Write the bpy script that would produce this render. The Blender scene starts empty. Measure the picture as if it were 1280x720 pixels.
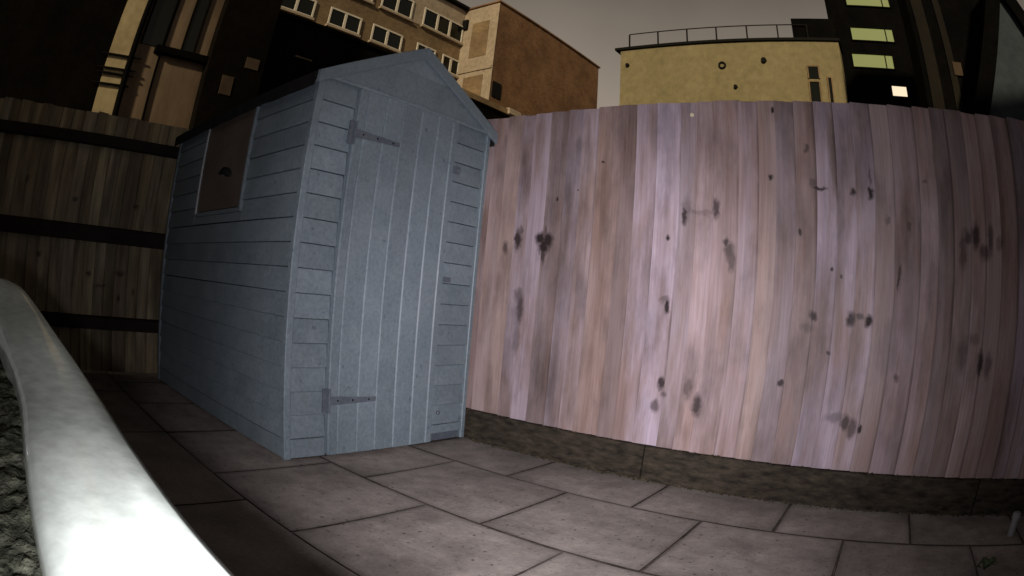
import bpy, bmesh, math, random
from mathutils import Vector, Matrix, noise
random.seed(7)
sc = bpy.context.scene
COL = sc.collection

# ------------------------------------------------------------------ camera
CAM_H = 0.8022
F_PX, K3, K5 = 780.85, 0.23229, 0.00706          # lens: angle = a + K3 a^3 + K5 a^5, a = r/F_PX (1280 px wide frame)
PITCH, ROLL = 0.01833, 0.08911
_F = Vector((0, math.cos(PITCH), math.sin(PITCH)))
_R0 = Vector((1, 0, 0)); _U0 = _R0.cross(_F)
_R = _R0 * math.cos(ROLL) + _U0 * math.sin(ROLL)
_U = -_R0 * math.sin(ROLL) + _U0 * math.cos(ROLL)
CAM = Vector((0, 0, CAM_H))
cd = bpy.data.cameras.new('camera'); cam = bpy.data.objects.new('camera', cd); COL.objects.link(cam)
cam.matrix_world = Matrix(((_R.x, _U.x, -_F.x, CAM.x), (_R.y, _U.y, -_F.y, CAM.y), (_R.z, _U.z, -_F.z, CAM.z), (0, 0, 0, 1)))
cd.type = 'PANO'; cd.clip_start = 0.01; cd.clip_end = 500
cd.sensor_fit = 'HORIZONTAL'; cd.sensor_width = 36.0; cd.sensor_height = 20.25
sc.render.engine = 'CYCLES'
cc = cd if hasattr(cd, 'panorama_type') else cd.cycles
cc.panorama_type = 'FISHEYE_LENS_POLYNOMIAL'
cc.fisheye_fov = math.pi * 1.6
_a = (1280 / 36.0) / F_PX
cc.fisheye_polynomial_k0 = 0.0
cc.fisheye_polynomial_k1 = -_a
cc.fisheye_polynomial_k2 = 0.0
cc.fisheye_polynomial_k3 = -K3 * _a ** 3
cc.fisheye_polynomial_k4 = 0.0
sc.camera = cam

# ------------------------------------------------------------------ night sky, town glow, the camera's own floodlight
sc.view_settings.view_transform = 'Standard'; sc.view_settings.look = 'None'
sc.view_settings.exposure = 0; sc.view_settings.gamma = 1
W = bpy.data.worlds.new('World'); sc.world = W; W.use_nodes = True
nt = W.node_tree; nt.nodes.clear()
def wn(t, **k):
    n = nt.nodes.new(t)
    for a, b in k.items(): setattr(n, a, b)
    return n
wo = wn('ShaderNodeOutputWorld'); bg = wn('ShaderNodeBackground'); tc = wn('ShaderNodeTexCoord')
sep = wn('ShaderNodeSeparateXYZ'); nt.links.new(tc.outputs['Generated'], sep.inputs[0])
mr = wn('ShaderNodeMapRange'); mr.inputs['From Min'].default_value = 0.0; mr.inputs['From Max'].default_value = 0.95
nt.links.new(sep.outputs['Z'], mr.inputs['Value'])
cr = wn('ShaderNodeValToRGB')
cr.color_ramp.elements[0].color = (0.45, 0.378, 0.305, 1); cr.color_ramp.elements[0].position = 0.22
cr.color_ramp.elements[1].color = (0.018, 0.016, 0.016, 1); cr.color_ramp.elements[1].position = 0.72
nt.links.new(mr.outputs[0], cr.inputs[0])
nz = wn('ShaderNodeTexNoise'); nz.inputs['Scale'].default_value = 3.5; nz.inputs['Detail'].default_value = 4
nt.links.new(tc.outputs['Generated'], nz.inputs['Vector'])
mr2 = wn('ShaderNodeMapRange'); mr2.inputs['To Min'].default_value = 0.72; mr2.inputs['To Max'].default_value = 1.22
nt.links.new(nz.outputs[0], mr2.inputs['Value'])
mx = wn('ShaderNodeVectorMath', operation='SCALE'); nt.links.new(cr.outputs[0], mx.inputs[0]); nt.links.new(mr2.outputs[0], mx.inputs['Scale'])
nt.links.new(mx.outputs[0], bg.inputs['Color']); bg.inputs['Strength'].default_value = 0.85
nt.links.new(bg.outputs[0], wo.inputs[0])

SUN_AZ, SUN_EL = math.radians(197), math.radians(18)     # low warm town light from behind the house
sd = bpy.data.lights.new('sun', 'SUN'); sd.energy = 2.6; sd.angle = math.radians(3); sd.color = (1, 0.80, 0.50)
so = bpy.data.objects.new('sun', sd); COL.objects.link(so)
_sv = Vector((math.sin(SUN_AZ) * math.cos(SUN_EL), math.cos(SUN_AZ) * math.cos(SUN_EL), math.sin(SUN_EL)))
so.rotation_euler = _sv.to_track_quat('Z', 'Y').to_euler(); so.location = _sv * 60

ld = bpy.data.lights.new('floodlight', 'SPOT'); ld.energy = 395; ld.color = (1.0, 0.92, 1.0)
ld.spot_size = math.radians(176); ld.spot_blend = 0.1; ld.shadow_soft_size = 0.014
# lens of the lamp: a bright core and a weak wide spill
ld.use_nodes = True; lt_ = ld.node_tree; le = lt_.nodes['Emission']
ltc = lt_.nodes.new('ShaderNodeTexCoord'); lsp = lt_.nodes.new('ShaderNodeSeparateXYZ'); lac = lt_.nodes.new('ShaderNodeMath'); lac.operation = 'ABSOLUTE'
lco = lt_.nodes.new('ShaderNodeMath'); lco.operation = 'ARCCOSINE'; lmr = lt_.nodes.new('ShaderNodeMath'); lmr.operation = 'DIVIDE'; lmr.inputs[1].default_value = math.radians(90)
lrp = lt_.nodes.new('ShaderNodeValToRGB'); lrp.color_ramp.interpolation = 'EASE'
lt_.links.new(ltc.outputs['Normal'], lsp.inputs[0]); lt_.links.new(lsp.outputs['Z'], lac.inputs[0]); lt_.links.new(lac.outputs[0], lco.inputs[0]); lt_.links.new(lco.outputs[0], lmr.inputs[0]); lt_.links.new(lmr.outputs[0], lrp.inputs[0])
_el = lrp.color_ramp.elements
for _k in range(4): _el.new(.5)
for _e, (_p, _v) in zip(_el, ((0, 1.0), (14 / 90, .95), (27 / 90, .45), (37 / 90, .19), (46 / 90, .085), (60 / 90, .022))): _e.position = _p; _e.color = (_v, _v, _v, 1)
lt_.links.new(lrp.outputs[0], le.inputs['Strength'])
lo = bpy.data.objects.new('floodlight', ld); COL.objects.link(lo)

# ------------------------------------------------------------------ pixel -> ray
def ray(px, py):
    x, y = px - 640, 360 - py; r = math.hypot(x, y); a = r / F_PX
    th = a + K3 * a ** 3 + K5 * a ** 5
    return _F * math.cos(th) + (_R * x + _U * y) * (math.sin(th) / max(r, 1e-9))
def on_plane(px, py, P, N):
    D = ray(px, py); return CAM + D * ((P - CAM).dot(N) / D.dot(N))
lo.location = CAM + Vector((-0.016, 0.0, -0.072))
_aim = ray(715, 425); lo.rotation_euler = _aim.to_track_quat('-Z', 'Y').to_euler()

# ------------------------------------------------------------------ axes of the yard (everything follows the same two directions)
S = 0.92986
E_ = Vector((math.cos(S), math.sin(S), 0)); N_ = Vector((-math.sin(S), math.cos(S), 0)); Z_ = Vector((0, 0, 1))
SHED = Vector((-0.9215, 2.4150, 0))
FENCE = Vector((-0.0003 + 0.006, 3.2908 + 0.008, 0)); FY = S - math.pi / 2
FH, GH = 1.821, 0.1726

# ------------------------------------------------------------------ helpers
class MB:
    def __init__(s): s.v = []; s.f = []
    def poly(s, pts):
        b = len(s.v); s.v += [tuple(p) for p in pts]; s.f.append(tuple(range(b, b + len(pts)))); return s
    def hexa(s, p):          # 8 points: bottom 0-3, top 4-7
        b = len(s.v); s.v += [tuple(q) for q in p]
        for q in ((0, 3, 2, 1), (4, 5, 6, 7), (0, 1, 5, 4), (1, 2, 6, 5), (2, 3, 7, 6), (3, 0, 4, 7)): s.f.append(tuple(b + i for i in q))
        return s
    def box(s, x0, x1, y0, y1, z0, z1):
        return s.hexa([(x0, y0, z0), (x1, y0, z0), (x1, y1, z0), (x0, y1, z0), (x0, y0, z1), (x1, y0, z1), (x1, y1, z1), (x0, y1, z1)])
    def prism(s, pts, y0, y1):   # pts (x,z) outline extruded along y
        b = len(s.v); n = len(pts)
        s.v += [(x, y0, z) for x, z in pts] + [(x, y1, z) for x, z in pts]
        s.f.append(tuple(range(b, b + n))); s.f.append(tuple(range(b + 2 * n - 1, b + n - 1, -1)))
        for i in range(n):
            j = (i + 1) % n; s.f.append((b + i, b + n + i, b + n + j, b + j))
        return s
    def tube(s, pts, r, seg=8):
        pts = [Vector(p) for p in pts]; rings = []
        for i, p in enumerate(pts):
            d = (pts[min(i + 1, len(pts) - 1)] - pts[max(i - 1, 0)]).normalized()
            a = d.orthogonal().normalized() if abs(d.z) < .9 else Vector((1, 0, 0)); a = (a - d * a.dot(d)).normalized(); c = d.cross(a)
            rr = r[i] if isinstance(r, (list, tuple)) else r
            rings.append(len(s.v)); s.v += [tuple(p + (a * math.cos(t) + c * math.sin(t)) * rr) for t in [2 * math.pi * k / seg for k in range(seg)]]
        for i in range(len(rings) - 1):
            for k in range(seg):
                j = (k + 1) % seg; s.f.append((rings[i] + k, rings[i] + j, rings[i + 1] + j, rings[i + 1] + k))
        s.f.append(tuple(rings[0] + k for k in reversed(range(seg)))); s.f.append(tuple(rings[-1] + k for k in range(seg)))
        return s
    def mesh(s, name, mat, bevel=0, smooth=False):
        me = bpy.data.meshes.new(name); me.from_pydata(s.v, [], s.f)
        bm = bmesh.new(); bm.from_mesh(me); bmesh.ops.recalc_face_normals(bm, faces=bm.faces)
        if bevel: bmesh.ops.bevel(bm, geom=list(bm.edges), offset=bevel, segments=1, affect='EDGES', clamp_overlap=True)
        if smooth:
            for f in bm.faces: f.smooth = True
        bm.to_mesh(me); bm.free()
        if mat: me.materials.append(mat)
        return me
    def build(s, name, mat, parent=None, bevel=0, smooth=False):
        return link(name, s.mesh(name, mat, bevel, smooth), parent)
def link(name, me, parent=None):
    o = bpy.data.objects.new(name, me); COL.objects.link(o)
    if parent: o.parent = parent
    return o
def empty(name, loc, rz=0):
    o = bpy.data.objects.new(name, None); COL.objects.link(o); o.location = loc; o.rotation_euler.z = rz; o.empty_display_size = .1
    return o
def tag(o, label=None, cat=None, group=None, kind=None):
    for k, v in (('label', label), ('category', cat), ('group', group), ('kind', kind)):
        if v: o[k] = v
    return o

# ------------------------------------------------------------------ materials
class NT:
    def __init__(s, name):
        s.m = bpy.data.materials.new(name); s.m.use_nodes = True; s.t = s.m.node_tree; s.b = s.t.nodes['Principled BSDF']
    def n(s, t, **k):
        q = s.t.nodes.new(t)
        for a, b in k.items(): setattr(q, a, b)
        return q
    def l(s, a, b): s.t.links.new(a, b)
    def coord(s, kind='Object', scale=(1, 1, 1), obj=None):
        c = s.n('ShaderNodeTexCoord')
        if obj: c.object = obj
        m = s.n('ShaderNodeMapping'); m.inputs['Scale'].default_value = scale; s.l(c.outputs[kind], m.inputs[0]); return m.outputs[0]
    def noise(s, vec, scale, detail=4, rough=.55):
        q = s.n('ShaderNodeTexNoise'); q.inputs['Scale'].default_value = scale; q.inputs['Detail'].default_value = detail; q.inputs['Roughness'].default_value = rough
        s.l(vec, q.inputs['Vector']); return q.outputs[0]
    def ramp(s, val, stops):
        q = s.n('ShaderNodeValToRGB'); e = q.color_ramp.elements
        while len(e) < len(stops): e.new(.5)
        for i, (p, c) in enumerate(stops): e[i].position = p; e[i].color = (*c, 1)
        s.l(val, q.inputs[0]); return q.outputs[0]
    def mix(s, fac, a, b, mode='MIX'):
        q = s.n('ShaderNodeMix', data_type='RGBA', blend_type=mode)
        for sock, v in ((q.inputs[0], fac), (q.inputs[6], a), (q.inputs[7], b)):
            if isinstance(v, (int, float)): sock.default_value = v
            elif isinstance(v, tuple): sock.default_value = (*v, 1)
            else: s.l(v, sock)
        return q.outputs[2]
    def math(s, op, a, b=None, clamp=False):
        q = s.n('ShaderNodeMath', operation=op); q.use_clamp = clamp
        for sock, v in ((q.inputs[0], a), (q.inputs[1], b)):
            if v is None: continue
            if isinstance(v, (int, float)): sock.default_value = v
            else: s.l(v, sock)
        return q.outputs[0]
    def rng(s, v, a, b, c, d):
        q = s.n('ShaderNodeMapRange'); s.l(v, q.inputs[0])
        for i, x in enumerate((a, b, c, d)): q.inputs[i + 1].default_value = x
        return q.outputs[0]
    def vscale(s, col, val):
        q = s.n('ShaderNodeVectorMath', operation='SCALE'); s.l(col, q.inputs[0])
        if isinstance(val, (int, float)): q.inputs['Scale'].default_value = val
        else: s.l(val, q.inputs['Scale'])
        return q.outputs[0]
    def bump(s, h, strength=.3, dist=.01):
        q = s.n('ShaderNodeBump'); q.inputs['Strength'].default_value = strength; q.inputs['Distance'].default_value = dist
        s.l(h, q.inputs['Height']); s.l(q.outputs[0], s.b.inputs['Normal'])
    def done(s, col, rough=.7, spec=.3):
        if isinstance(col, tuple): s.b.inputs['Base Color'].default_value = (*col, 1)
        else: s.l(col, s.b.inputs['Base Color'])
        if isinstance(rough, (int, float)): s.b.inputs['Roughness'].default_value = rough
        else: s.l(rough, s.b.inputs['Roughness'])
        s.b.inputs['Specular IOR Level'].default_value = spec
        return s.m
def info(n, out): q = n.n('ShaderNodeObjectInfo'); return q.outputs[out]

def wood_mat(name, obj, cols, knots=(), grain_axis='z', rough=.62, tint=True, streak=(0.45, 1.0)):
    n = NT(name)
    base = n.coord('Object', (1, 1, 1), obj)
    rnd = info(n, 'Random')
    off = n.n('ShaderNodeCombineXYZ'); n.l(n.math('MULTIPLY', rnd, 37.0), off.inputs[1]); n.l(n.math('MULTIPLY', rnd, 11.0), off.inputs[2])
    ad = n.n('ShaderNodeVectorMath', operation='ADD'); n.l(base, ad.inputs[0]); n.l(off.outputs[0], ad.inputs[1])
    def sc_(v, s):
        m = n.n('ShaderNodeMapping'); m.inputs['Scale'].default_value = s; n.l(v, m.inputs[0]); return m.outputs[0]
    g1 = (17, 17, .9) if grain_axis == 'z' else (1.1, 34, 34)
    g2 = (120, 120, 3.0) if grain_axis == 'z' else (3, 120, 120)
    grain = n.noise(sc_(ad.outputs[0], g1), 1.0, 5, .6)
    fine = n.noise(sc_(ad.outputs[0], g2), 1.0, 3, .6)
    blot = n.noise(sc_(ad.outputs[0], (9, 9, 1.6) if grain_axis == 'z' else (1.6, 9, 9)), 1.0, 4, .6)
    c = n.ramp(rnd, cols)
    c2 = n.mix(n.rng(blot, .40, .66, 0, .85), c, (cols[0][1][0] * .80, cols[0][1][1] * .72, cols[0][1][2] * .66))
    c3 = n.vscale(c2, n.rng(grain, .3, .72, streak[1] * 1.12, streak[0] * 1.25))
    c4 = n.vscale(c3, n.rng(fine, .3, .7, 1.12, .86))
    mould = n.noise(sc_(ad.outputs[0], (4.2, 4.2, 1.5)), 1.0, 5, .65)
    c4 = n.vscale(c4, n.rng(mould, .30, .52, .55, 1.06))
    gx_ = n.n('ShaderNodeSeparateXYZ'); n.l(n.coord('Generated'), gx_.inputs[0])
    edn = n.math('ADD', gx_.outputs[0], n.math('MULTIPLY', n.math('SUBTRACT', blot, .5), .3))
    c4 = n.vscale(c4, n.rng(edn, .86, .96, 1.0, .52))  # shade at the board overlap, darkened into the colour along one edge
    if tint: c4 = n.mix(1.0, c4, info(n, 'Color'), 'MULTIPLY')
    if knots:
        warp = n.n('ShaderNodeTexNoise'); warp.inputs['Scale'].default_value = 28; warp.inputs['Detail'].default_value = 3; n.l(base, warp.inputs['Vector'])
        wv = n.n('ShaderNodeVectorMath', operation='MULTIPLY_ADD'); n.l(warp.outputs[1], wv.inputs[0]); wv.inputs[1].default_value = (.034, 0, .05); n.l(base, wv.inputs[2])
        pos = n.n('ShaderNodeVectorMath', operation='SUBTRACT'); n.l(wv.outputs[0], pos.inputs[0]); pos.inputs[1].default_value = (.017, 0, .025)
        acc = None
        for (u, z, rx, rz, st) in knots:
            d = n.n('ShaderNodeVectorMath', operation='SUBTRACT'); n.l(pos.outputs[0], d.inputs[0]); d.inputs[1].default_value = (u, 0, z)
            m = n.n('ShaderNodeVectorMath', operation='MULTIPLY'); n.l(d.outputs[0], m.inputs[0]); m.inputs[1].default_value = (1 / rx, 0, 1 / rz)
            ln = n.n('ShaderNodeVectorMath', operation='LENGTH'); n.l(m.outputs[0], ln.inputs[0])
            k = n.rng(ln.outputs['Value'], .55, 1.3, min(1, st * 1.18), 0)
            acc = k if acc is None else n.math('MAXIMUM', acc, k)
        c4 = n.mix(acc, c4, (.020, .011, .010))
    n.bump(n.math('ADD', grain, n.math('MULTIPLY', fine, .4)), .35, .004)
    return n.done(c4, n.rng(grain, .3, .7, rough + .08, rough - .1), .35)

def flat_noise(name, c1, c2, scale=6, rough=.8, spec=.25, bump=.2, dist=.004, stretch=(1, 1, 1), rand=.0, fine=60):
    n = NT(name); v = n.coord('Object', stretch)
    if rand:
        rnd = info(n, 'Random'); off = n.n('ShaderNodeVectorMath', operation='ADD'); cx = n.n('ShaderNodeCombineXYZ')
        n.l(n.math('MULTIPLY', rnd, 23), cx.inputs[0]); n.l(n.math('MULTIPLY', rnd, 41), cx.inputs[1]); n.l(v, off.inputs[0]); n.l(cx.outputs[0], off.inputs[1]); v = off.outputs[0]
    a = n.noise(v, scale, 6, .6); b = n.noise(v, fine, 3, .6)
    c = n.mix(n.rng(a, .32, .68, 0, 1), c1, c2)
    c = n.vscale(c, n.rng(b, .3, .7, .84, 1.14))
    if rand: c = n.vscale(c, n.rng(info(n, 'Random'), 0, 1, 1 - rand, 1 + rand))
    n.bump(n.math('ADD', a, n.math('MULTIPLY', b, .5)), bump, dist)
    return n.done(c, rough, spec)

def emit(name, col, st):
    n = NT(name); n.b.inputs['Emission Color'].default_value = (*col, 1); n.b.inputs['Emission Strength'].default_value = st
    return n.done((.05, .05, .05), .5)

def brick_mat(name, c1, c2, mortar, scale=1.0, bump=.3):
    n = NT(name); v = n.coord('Object', (1, 1, 1))
    sp = n.n('ShaderNodeSeparateXYZ'); n.l(v, sp.inputs[0]); cb = n.n('ShaderNodeCombineXYZ')
    n.l(n.math('ADD', sp.outputs[0], sp.outputs[1]), cb.inputs[0]); n.l(sp.outputs[2], cb.inputs[1])
    b = n.n('ShaderNodeTexBrick'); b.inputs['Scale'].default_value = scale; b.inputs['Brick Width'].default_value = .23; b.inputs['Row Height'].default_value = .075; b.inputs['Mortar Size'].default_value = .009
    b.inputs['Color1'].default_value = (*c1, 1); b.inputs['Color2'].default_value = (*c2, 1); b.inputs['Mortar'].default_value = (*mortar, 1)
    n.l(cb.outputs[0], b.inputs['Vector'])
    c = n.vscale(b.outputs[0], n.rng(n.noise(v, .5, 6, .65), .3, .7, .62, 1.3))
    c = n.vscale(c, n.rng(n.noise(v, 3.0, 4, .65), .3, .7, .85, 1.15))
    n.bump(b.outputs[1], -.3, .01)
    return n.done(c, .9, .15)

M = {}
def shed_paint():
    n = NT('shed_paint'); v = n.coord('Object', (1, 1, 1)); rnd = info(n, 'Random')
    off = n.n('ShaderNodeVectorMath', operation='ADD'); cx = n.n('ShaderNodeCombineXYZ'); n.l(n.math('MULTIPLY', rnd, 19), cx.inputs[0]); n.l(n.math('MULTIPLY', rnd, 31), cx.inputs[2]); n.l(v, off.inputs[0]); n.l(cx.outputs[0], off.inputs[1])
    a = n.noise(off.outputs[0], 5, 5, .6); st = n.n('ShaderNodeMapping'); st.inputs['Scale'].default_value = (14, 14, 14); n.l(off.outputs[0], st.inputs[0]); b = n.noise(st.outputs[0], 4, 4, .65)
    c = n.mix(n.rng(a, .3, .7, 0, 1), (.140, .186, .208), (.192, .242, .262))
    c = n.vscale(c, n.rng(b, .3, .7, .80, 1.14)); c = n.vscale(c, n.rng(rnd, 0, 1, .88, 1.08))
    c = n.mix(n.rng(n.noise(off.outputs[0], 26, 2, .5), .70, .76, 0, .55), c, (.05, .07, .09))
    n.bump(n.math('ADD', a, n.math('MULTIPLY', b, .6)), .25, .004)
    return n.done(c, n.rng(b, .3, .7, .36, .56), .45)
M['shed'] = shed_paint()
M['hinge'] = flat_noise('hinge_paint', (.075, .092, .11), (.105, .125, .145), 20, .45, .5, .2)
M['felt'] = flat_noise('roof_felt', (.012, .012, .013), (.022, .021, .02), 12, .9, .1, .4)
M['pane'] = flat_noise('dusty_reflection_pane', (.085, .07, .055), (.13, .105, .085), 4, .35, .5, .05)  # dusty brown, base lightened so the colour also carries the pane's reflection
M['trim'] = flat_noise('window_trim', (.34, .38, .40), (.44, .47, .48), 18, .5, .4)
def slab_mat():
    n = NT('paving_concrete'); rnd = info(n, 'Random'); v0 = n.coord('Object', (1, 1, 1))
    off = n.n('ShaderNodeVectorMath', operation='ADD'); cx = n.n('ShaderNodeCombineXYZ'); n.l(n.math('MULTIPLY', rnd, 23), cx.inputs[0]); n.l(n.math('MULTIPLY', rnd, 41), cx.inputs[1]); n.l(v0, off.inputs[0]); n.l(cx.outputs[0], off.inputs[1]); v = off.outputs[0]
    big = n.noise(v, 3.2, 6, .62); mid = n.noise(v, 14, 5, .65); fine = n.noise(v, 70, 3, .6); spk = n.noise(v, 46, 2, .5)
    c = n.mix(n.rng(big, .34, .66, 0, 1), (.205, .186, .160), (.372, .338, .296))
    c = n.vscale(c, n.rng(mid, .3, .7, .80, 1.14)); c = n.vscale(c, n.rng(fine, .3, .7, .88, 1.1))
    c = n.mix(n.rng(spk, .655, .70, 0, .7), c, (.05, .043, .036))
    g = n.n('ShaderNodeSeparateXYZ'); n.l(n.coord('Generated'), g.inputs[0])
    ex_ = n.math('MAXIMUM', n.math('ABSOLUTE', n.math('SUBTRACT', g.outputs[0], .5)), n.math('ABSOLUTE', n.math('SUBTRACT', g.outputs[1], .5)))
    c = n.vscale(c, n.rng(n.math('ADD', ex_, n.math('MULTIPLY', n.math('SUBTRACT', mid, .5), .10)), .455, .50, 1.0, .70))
    c = n.vscale(c, n.rng(rnd, 0, 1, .90, 1.08))
    n.bump(n.math('ADD', big, n.math('ADD', n.math('MULTIPLY', mid, .5), n.math('MULTIPLY', fine, .2))), .6, .008)
    return n.done(c, .86, .2)
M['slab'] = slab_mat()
M['joint'] = flat_noise('joint_sand', (.016, .014, .011), (.20, .175, .145), 5, .95, .1, .5)
M['side'] = flat_noise('slab_edge_dirt', (.012, .010, .008), (.05, .043, .035), 14, .95, .05, .3)
M['kerb'] = flat_noise('edging_concrete', (.19, .17, .145), (.32, .285, .245), 4, .85, .2, .4, rand=.05)
M['gravel'] = flat_noise('mossy_gravel_board', (.012, .010, .007), (.055, .045, .030), 13, .85, .2, .6, .006, (1, 1, 3), rand=.12)
M['ground'] = flat_noise('ground_soil', (.03, .025, .02), (.05, .042, .034), .8, .95, .1, .4)
M['rim'] = flat_noise('white_enamel', (.66, .77, .68), (.76, .86, .77), 9, .2, .5, .12, .002, fine=40)
M['lfrail'] = flat_noise('dark_rail_wood', (.014, .011, .009), (.024, .019, .014), 8, .8, .2)
M['metal_black'] = NT('black_iron').done((.008, .008, .008), .7, .08)
M['white_frame'] = flat_noise('white_window_frame', (.55, .52, .46), (.68, .64, .57), 8, .6)
M['glass_dark'] = NT('night_glass').done((.006, .008, .006), .12, .25)
M['facade'] = brick_mat('facade_brick', (.18, .125, .07), (.24, .165, .095), (.23, .18, .125))
M['wing'] = brick_mat('wing_brick', (.155, .078, .038), (.215, .112, .056), (.19, .135, .09))
M['stone'] = flat_noise('pale_stone', (.30, .25, .195), (.41, .345, .275), .8, .9, .15, .3, rand=.0, fine=5)
M['yellow'] = flat_noise('yellow_render', (.205, .180, .105), (.262, .228, .138), .35, .9, .15, .2, .01, fine=3)
M['tan'] = flat_noise('stained_render', (.075, .05, .038), (.25, .19, .135), .55, .9, .1, .3, .01, (1, 1, .35), fine=2.5)
M['pier'] = flat_noise('pale_render', (.40, .33, .20), (.52, .44, .27), .7, .9, .1, .2, fine=4)
M['dark_wall'] = flat_noise('unlit_brick', (.004, .0035, .003), (.008, .0065, .005), .9, .9, .02, .3, fine=6)  # near-black base colour stands in for the lack of light on these walls
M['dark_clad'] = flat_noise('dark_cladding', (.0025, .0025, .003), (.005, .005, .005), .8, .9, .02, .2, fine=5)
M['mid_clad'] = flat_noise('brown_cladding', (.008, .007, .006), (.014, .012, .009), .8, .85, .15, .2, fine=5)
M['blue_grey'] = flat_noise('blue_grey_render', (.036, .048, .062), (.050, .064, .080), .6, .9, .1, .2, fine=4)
M['lit_green'] = emit('lit_stair_window', (.60, .66, .17), .30)
M['lit_warm'] = emit('lit_room_window', (1.0, .80, .55), 1.05)
M['house'] = brick_mat('house_brick', (.16, .07, .045), (.22, .10, .06), (.2, .18, .15))
M['leaf'] = flat_noise('weed_leaf', (.03, .05, .02), (.06, .09, .035), 30, .6)
M['moss'] = flat_noise('mossy_soil', (.014, .018, .010), (.15, .165, .115), 42, .9, .15, .8, .01, fine=120)
M['dim_tan'] = flat_noise('dim_render', (.05, .036, .027), (.085, .062, .046), 1.5, .9, .05, .2)
M['crumb'] = flat_noise('soil_crumbs', (.02, .018, .010), (.10, .085, .055), 30, .95, .1, .4)
M['pvc'] = flat_noise('grey_plastic', (.20, .205, .205), (.27, .275, .27), 10, .5)
M['screw'] = NT('zinc_screw').done((.75, .68, .45), .3, .6)

# ------------------------------------------------------------------ ground and paving
g = MB(); R_ = 120
g.poly([(-R_, -R_, -.06), (R_, -R_, -.06), (R_, R_, -.06), (-R_, R_, -.06)])
tag(g.build('ground', M['ground']), kind='structure')
pv = tag(MB().box(-3.6, 4.6, -2.95, 0.0, -.055, -.0035).build('paving', M['joint']), kind='structure')
pv.location = FENCE; pv.rotation_euler.z = FY
rows = [(-.452, .0, (1.03 - .638 * 6, .638)), (-1.04, -.452, (.105 - .638 * 5, .634)), (-1.682, -1.04, (.462 - .612 * 6, .612))]
for (y0, y1, (x0, st)) in rows:
    x = x0
    while x < 4.4:
        gp = random.uniform(.0032, .0052)
        w = st - 2 * gp; h = (y1 - y0) - 2 * gp
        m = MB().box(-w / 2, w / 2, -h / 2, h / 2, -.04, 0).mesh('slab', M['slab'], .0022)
        m.materials.append(M['side'])
        for p_ in m.polygons:
            if p_.normal.z < .9: p_.material_index = 1
        for v in m.vertices:                       # riven, slightly uneven edges
            q = noise.noise_vector(Vector((v.co.x * 3 + x * 7, v.co.y * 3 + y0 * 5, 1)))
            v.co.x += q.x * .004; v.co.y += q.y * .004
        o = link('paving_slab', m, pv); o.location = (x + st / 2, (y0 + y1) / 2, random.uniform(-.0012, .0012))
        o.rotation_euler = (random.uniform(-.002, .002), random.uniform(-.002, .002), random.uniform(-.003, .003))
        x += st
x = -3.5
while x < 4.4:                                     # edging flags along the trough side
    st = .915
    o = MB().box(-st / 2 + .004, st / 2 - .004, -.30, .30, -.04, 0).build('edging_slab', M['kerb'], pv, .002)
    o.data.materials.append(M['side'])
    for p_ in o.data.polygons:
        if p_.normal.z < .9: p_.material_index = 1
    o.location = (x + st / 2, -1.682 - .305, .004); x += st

# ------------------------------------------------------------------ tall close-board fence (right)
fence = empty('board_fence', FENCE, FY)
tag(fence, 'tall weathered close board fence with knotty pinkish boards beside the blue shed', 'fence')
K = []
def kn(u, z, rx, rz, s=.9): K.append((u, z, rx * 1.22, rz * 1.18, s))
kn(.158, 1.128, .026, .030); kn(.205, 1.122, .026, .030); kn(.182, 1.085, .030, .034, .9); kn(.184, 1.045, .014, .040, .7); kn(.19, 1.16, .008, .03, .5)
kn(.012, 1.12, .018, .05, .8); kn(.03, 1.17, .01, .025, .5); kn(-.066, 1.073, .014, .03, .6)
kn(.066, .76, .022, .075, .65); kn(.05, .83, .03, .03, .45); kn(.06, .60, .02, .07, .35)
kn(1.165, 1.14, .010, .022, .75); kn(1.185, 1.10, .022, .035, .6); kn(1.20, 1.06, .014, .05, .55)
kn(.952, 1.253, .012, .035, .8); kn(.96, 1.29, .02, .05, .35); kn(1.112, 1.29, .014, .045, .7); kn(1.03, 1.27, .07, .012, .25)
kn(.871, 1.149, .009, .012, .98); kn(.888, .832, .011, .03, .9); kn(.875, .86, .022, .016, .4)
kn(1.385, 1.444, .010, .012, .95); kn(1.406, 1.774, .010, .016, .9); kn(1.575, 1.59, .010, .018, .55)
kn(1.638, 1.404, .030, .009, .8); kn(1.60, 1.43, .014, .02, .4); kn(1.808, 1.394, .014, .014, .8); kn(1.901, 1.392, .013, .022, .95); kn(1.90, 1.47, .007, .04, .45)
kn(1.042, .47, .020, .05, .55); kn(1.10, .40, .022, .045, .75); kn(1.05, .56, .03, .12, .32); kn(.90, .48, .014, .03, .8); kn(.885, .37, .016, .03, .6); kn(.92, .43, .015, .015, .5)
kn(1.815, .838, .020, .028, .85); kn(1.86, .85, .018, .016, .6); kn(1.906, .836, .016, .024, .98); kn(1.621, .84, .02, .02, .75); kn(1.60, .79, .03, .02, .35)
kn(1.495, .534, .011, .014, .85); kn(1.89, .366, .02, .04, .6); kn(1.853, .385, .02, .03, .7); kn(1.93, .37, .01, .016, .9); kn(1.80, .41, .05, .02, .35)
kn(2.41, 1.17, .020, .07, .5); kn(2.44, 1.23, .022, .03, .6); kn(2.49, 1.24, .022, .05, .75); kn(2.54, 1.17, .03, .03, .55); kn(2.58, 1.23, .016, .06, .6); kn(2.64, 1.22, .02, .03, .4)
kn(2.55, .69, .016, .05, .75); kn(2.60, .68, .02, .05, .5); kn(2.44, .72, .025, .07, .4); kn(2.50, .79, .03, .02, .3)
kn(1.536, 1.2, .008, .008, .8); kn(1.70, 1.05, .006, .012, .8); kn(1.75, 1.02, .006, .008, .8); kn(2.05, 1.03, .005, .05, .7); kn(1.99, 1.28, .01, .02, .4); kn(2.10, 1.25, .01, .02, .4)
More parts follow.
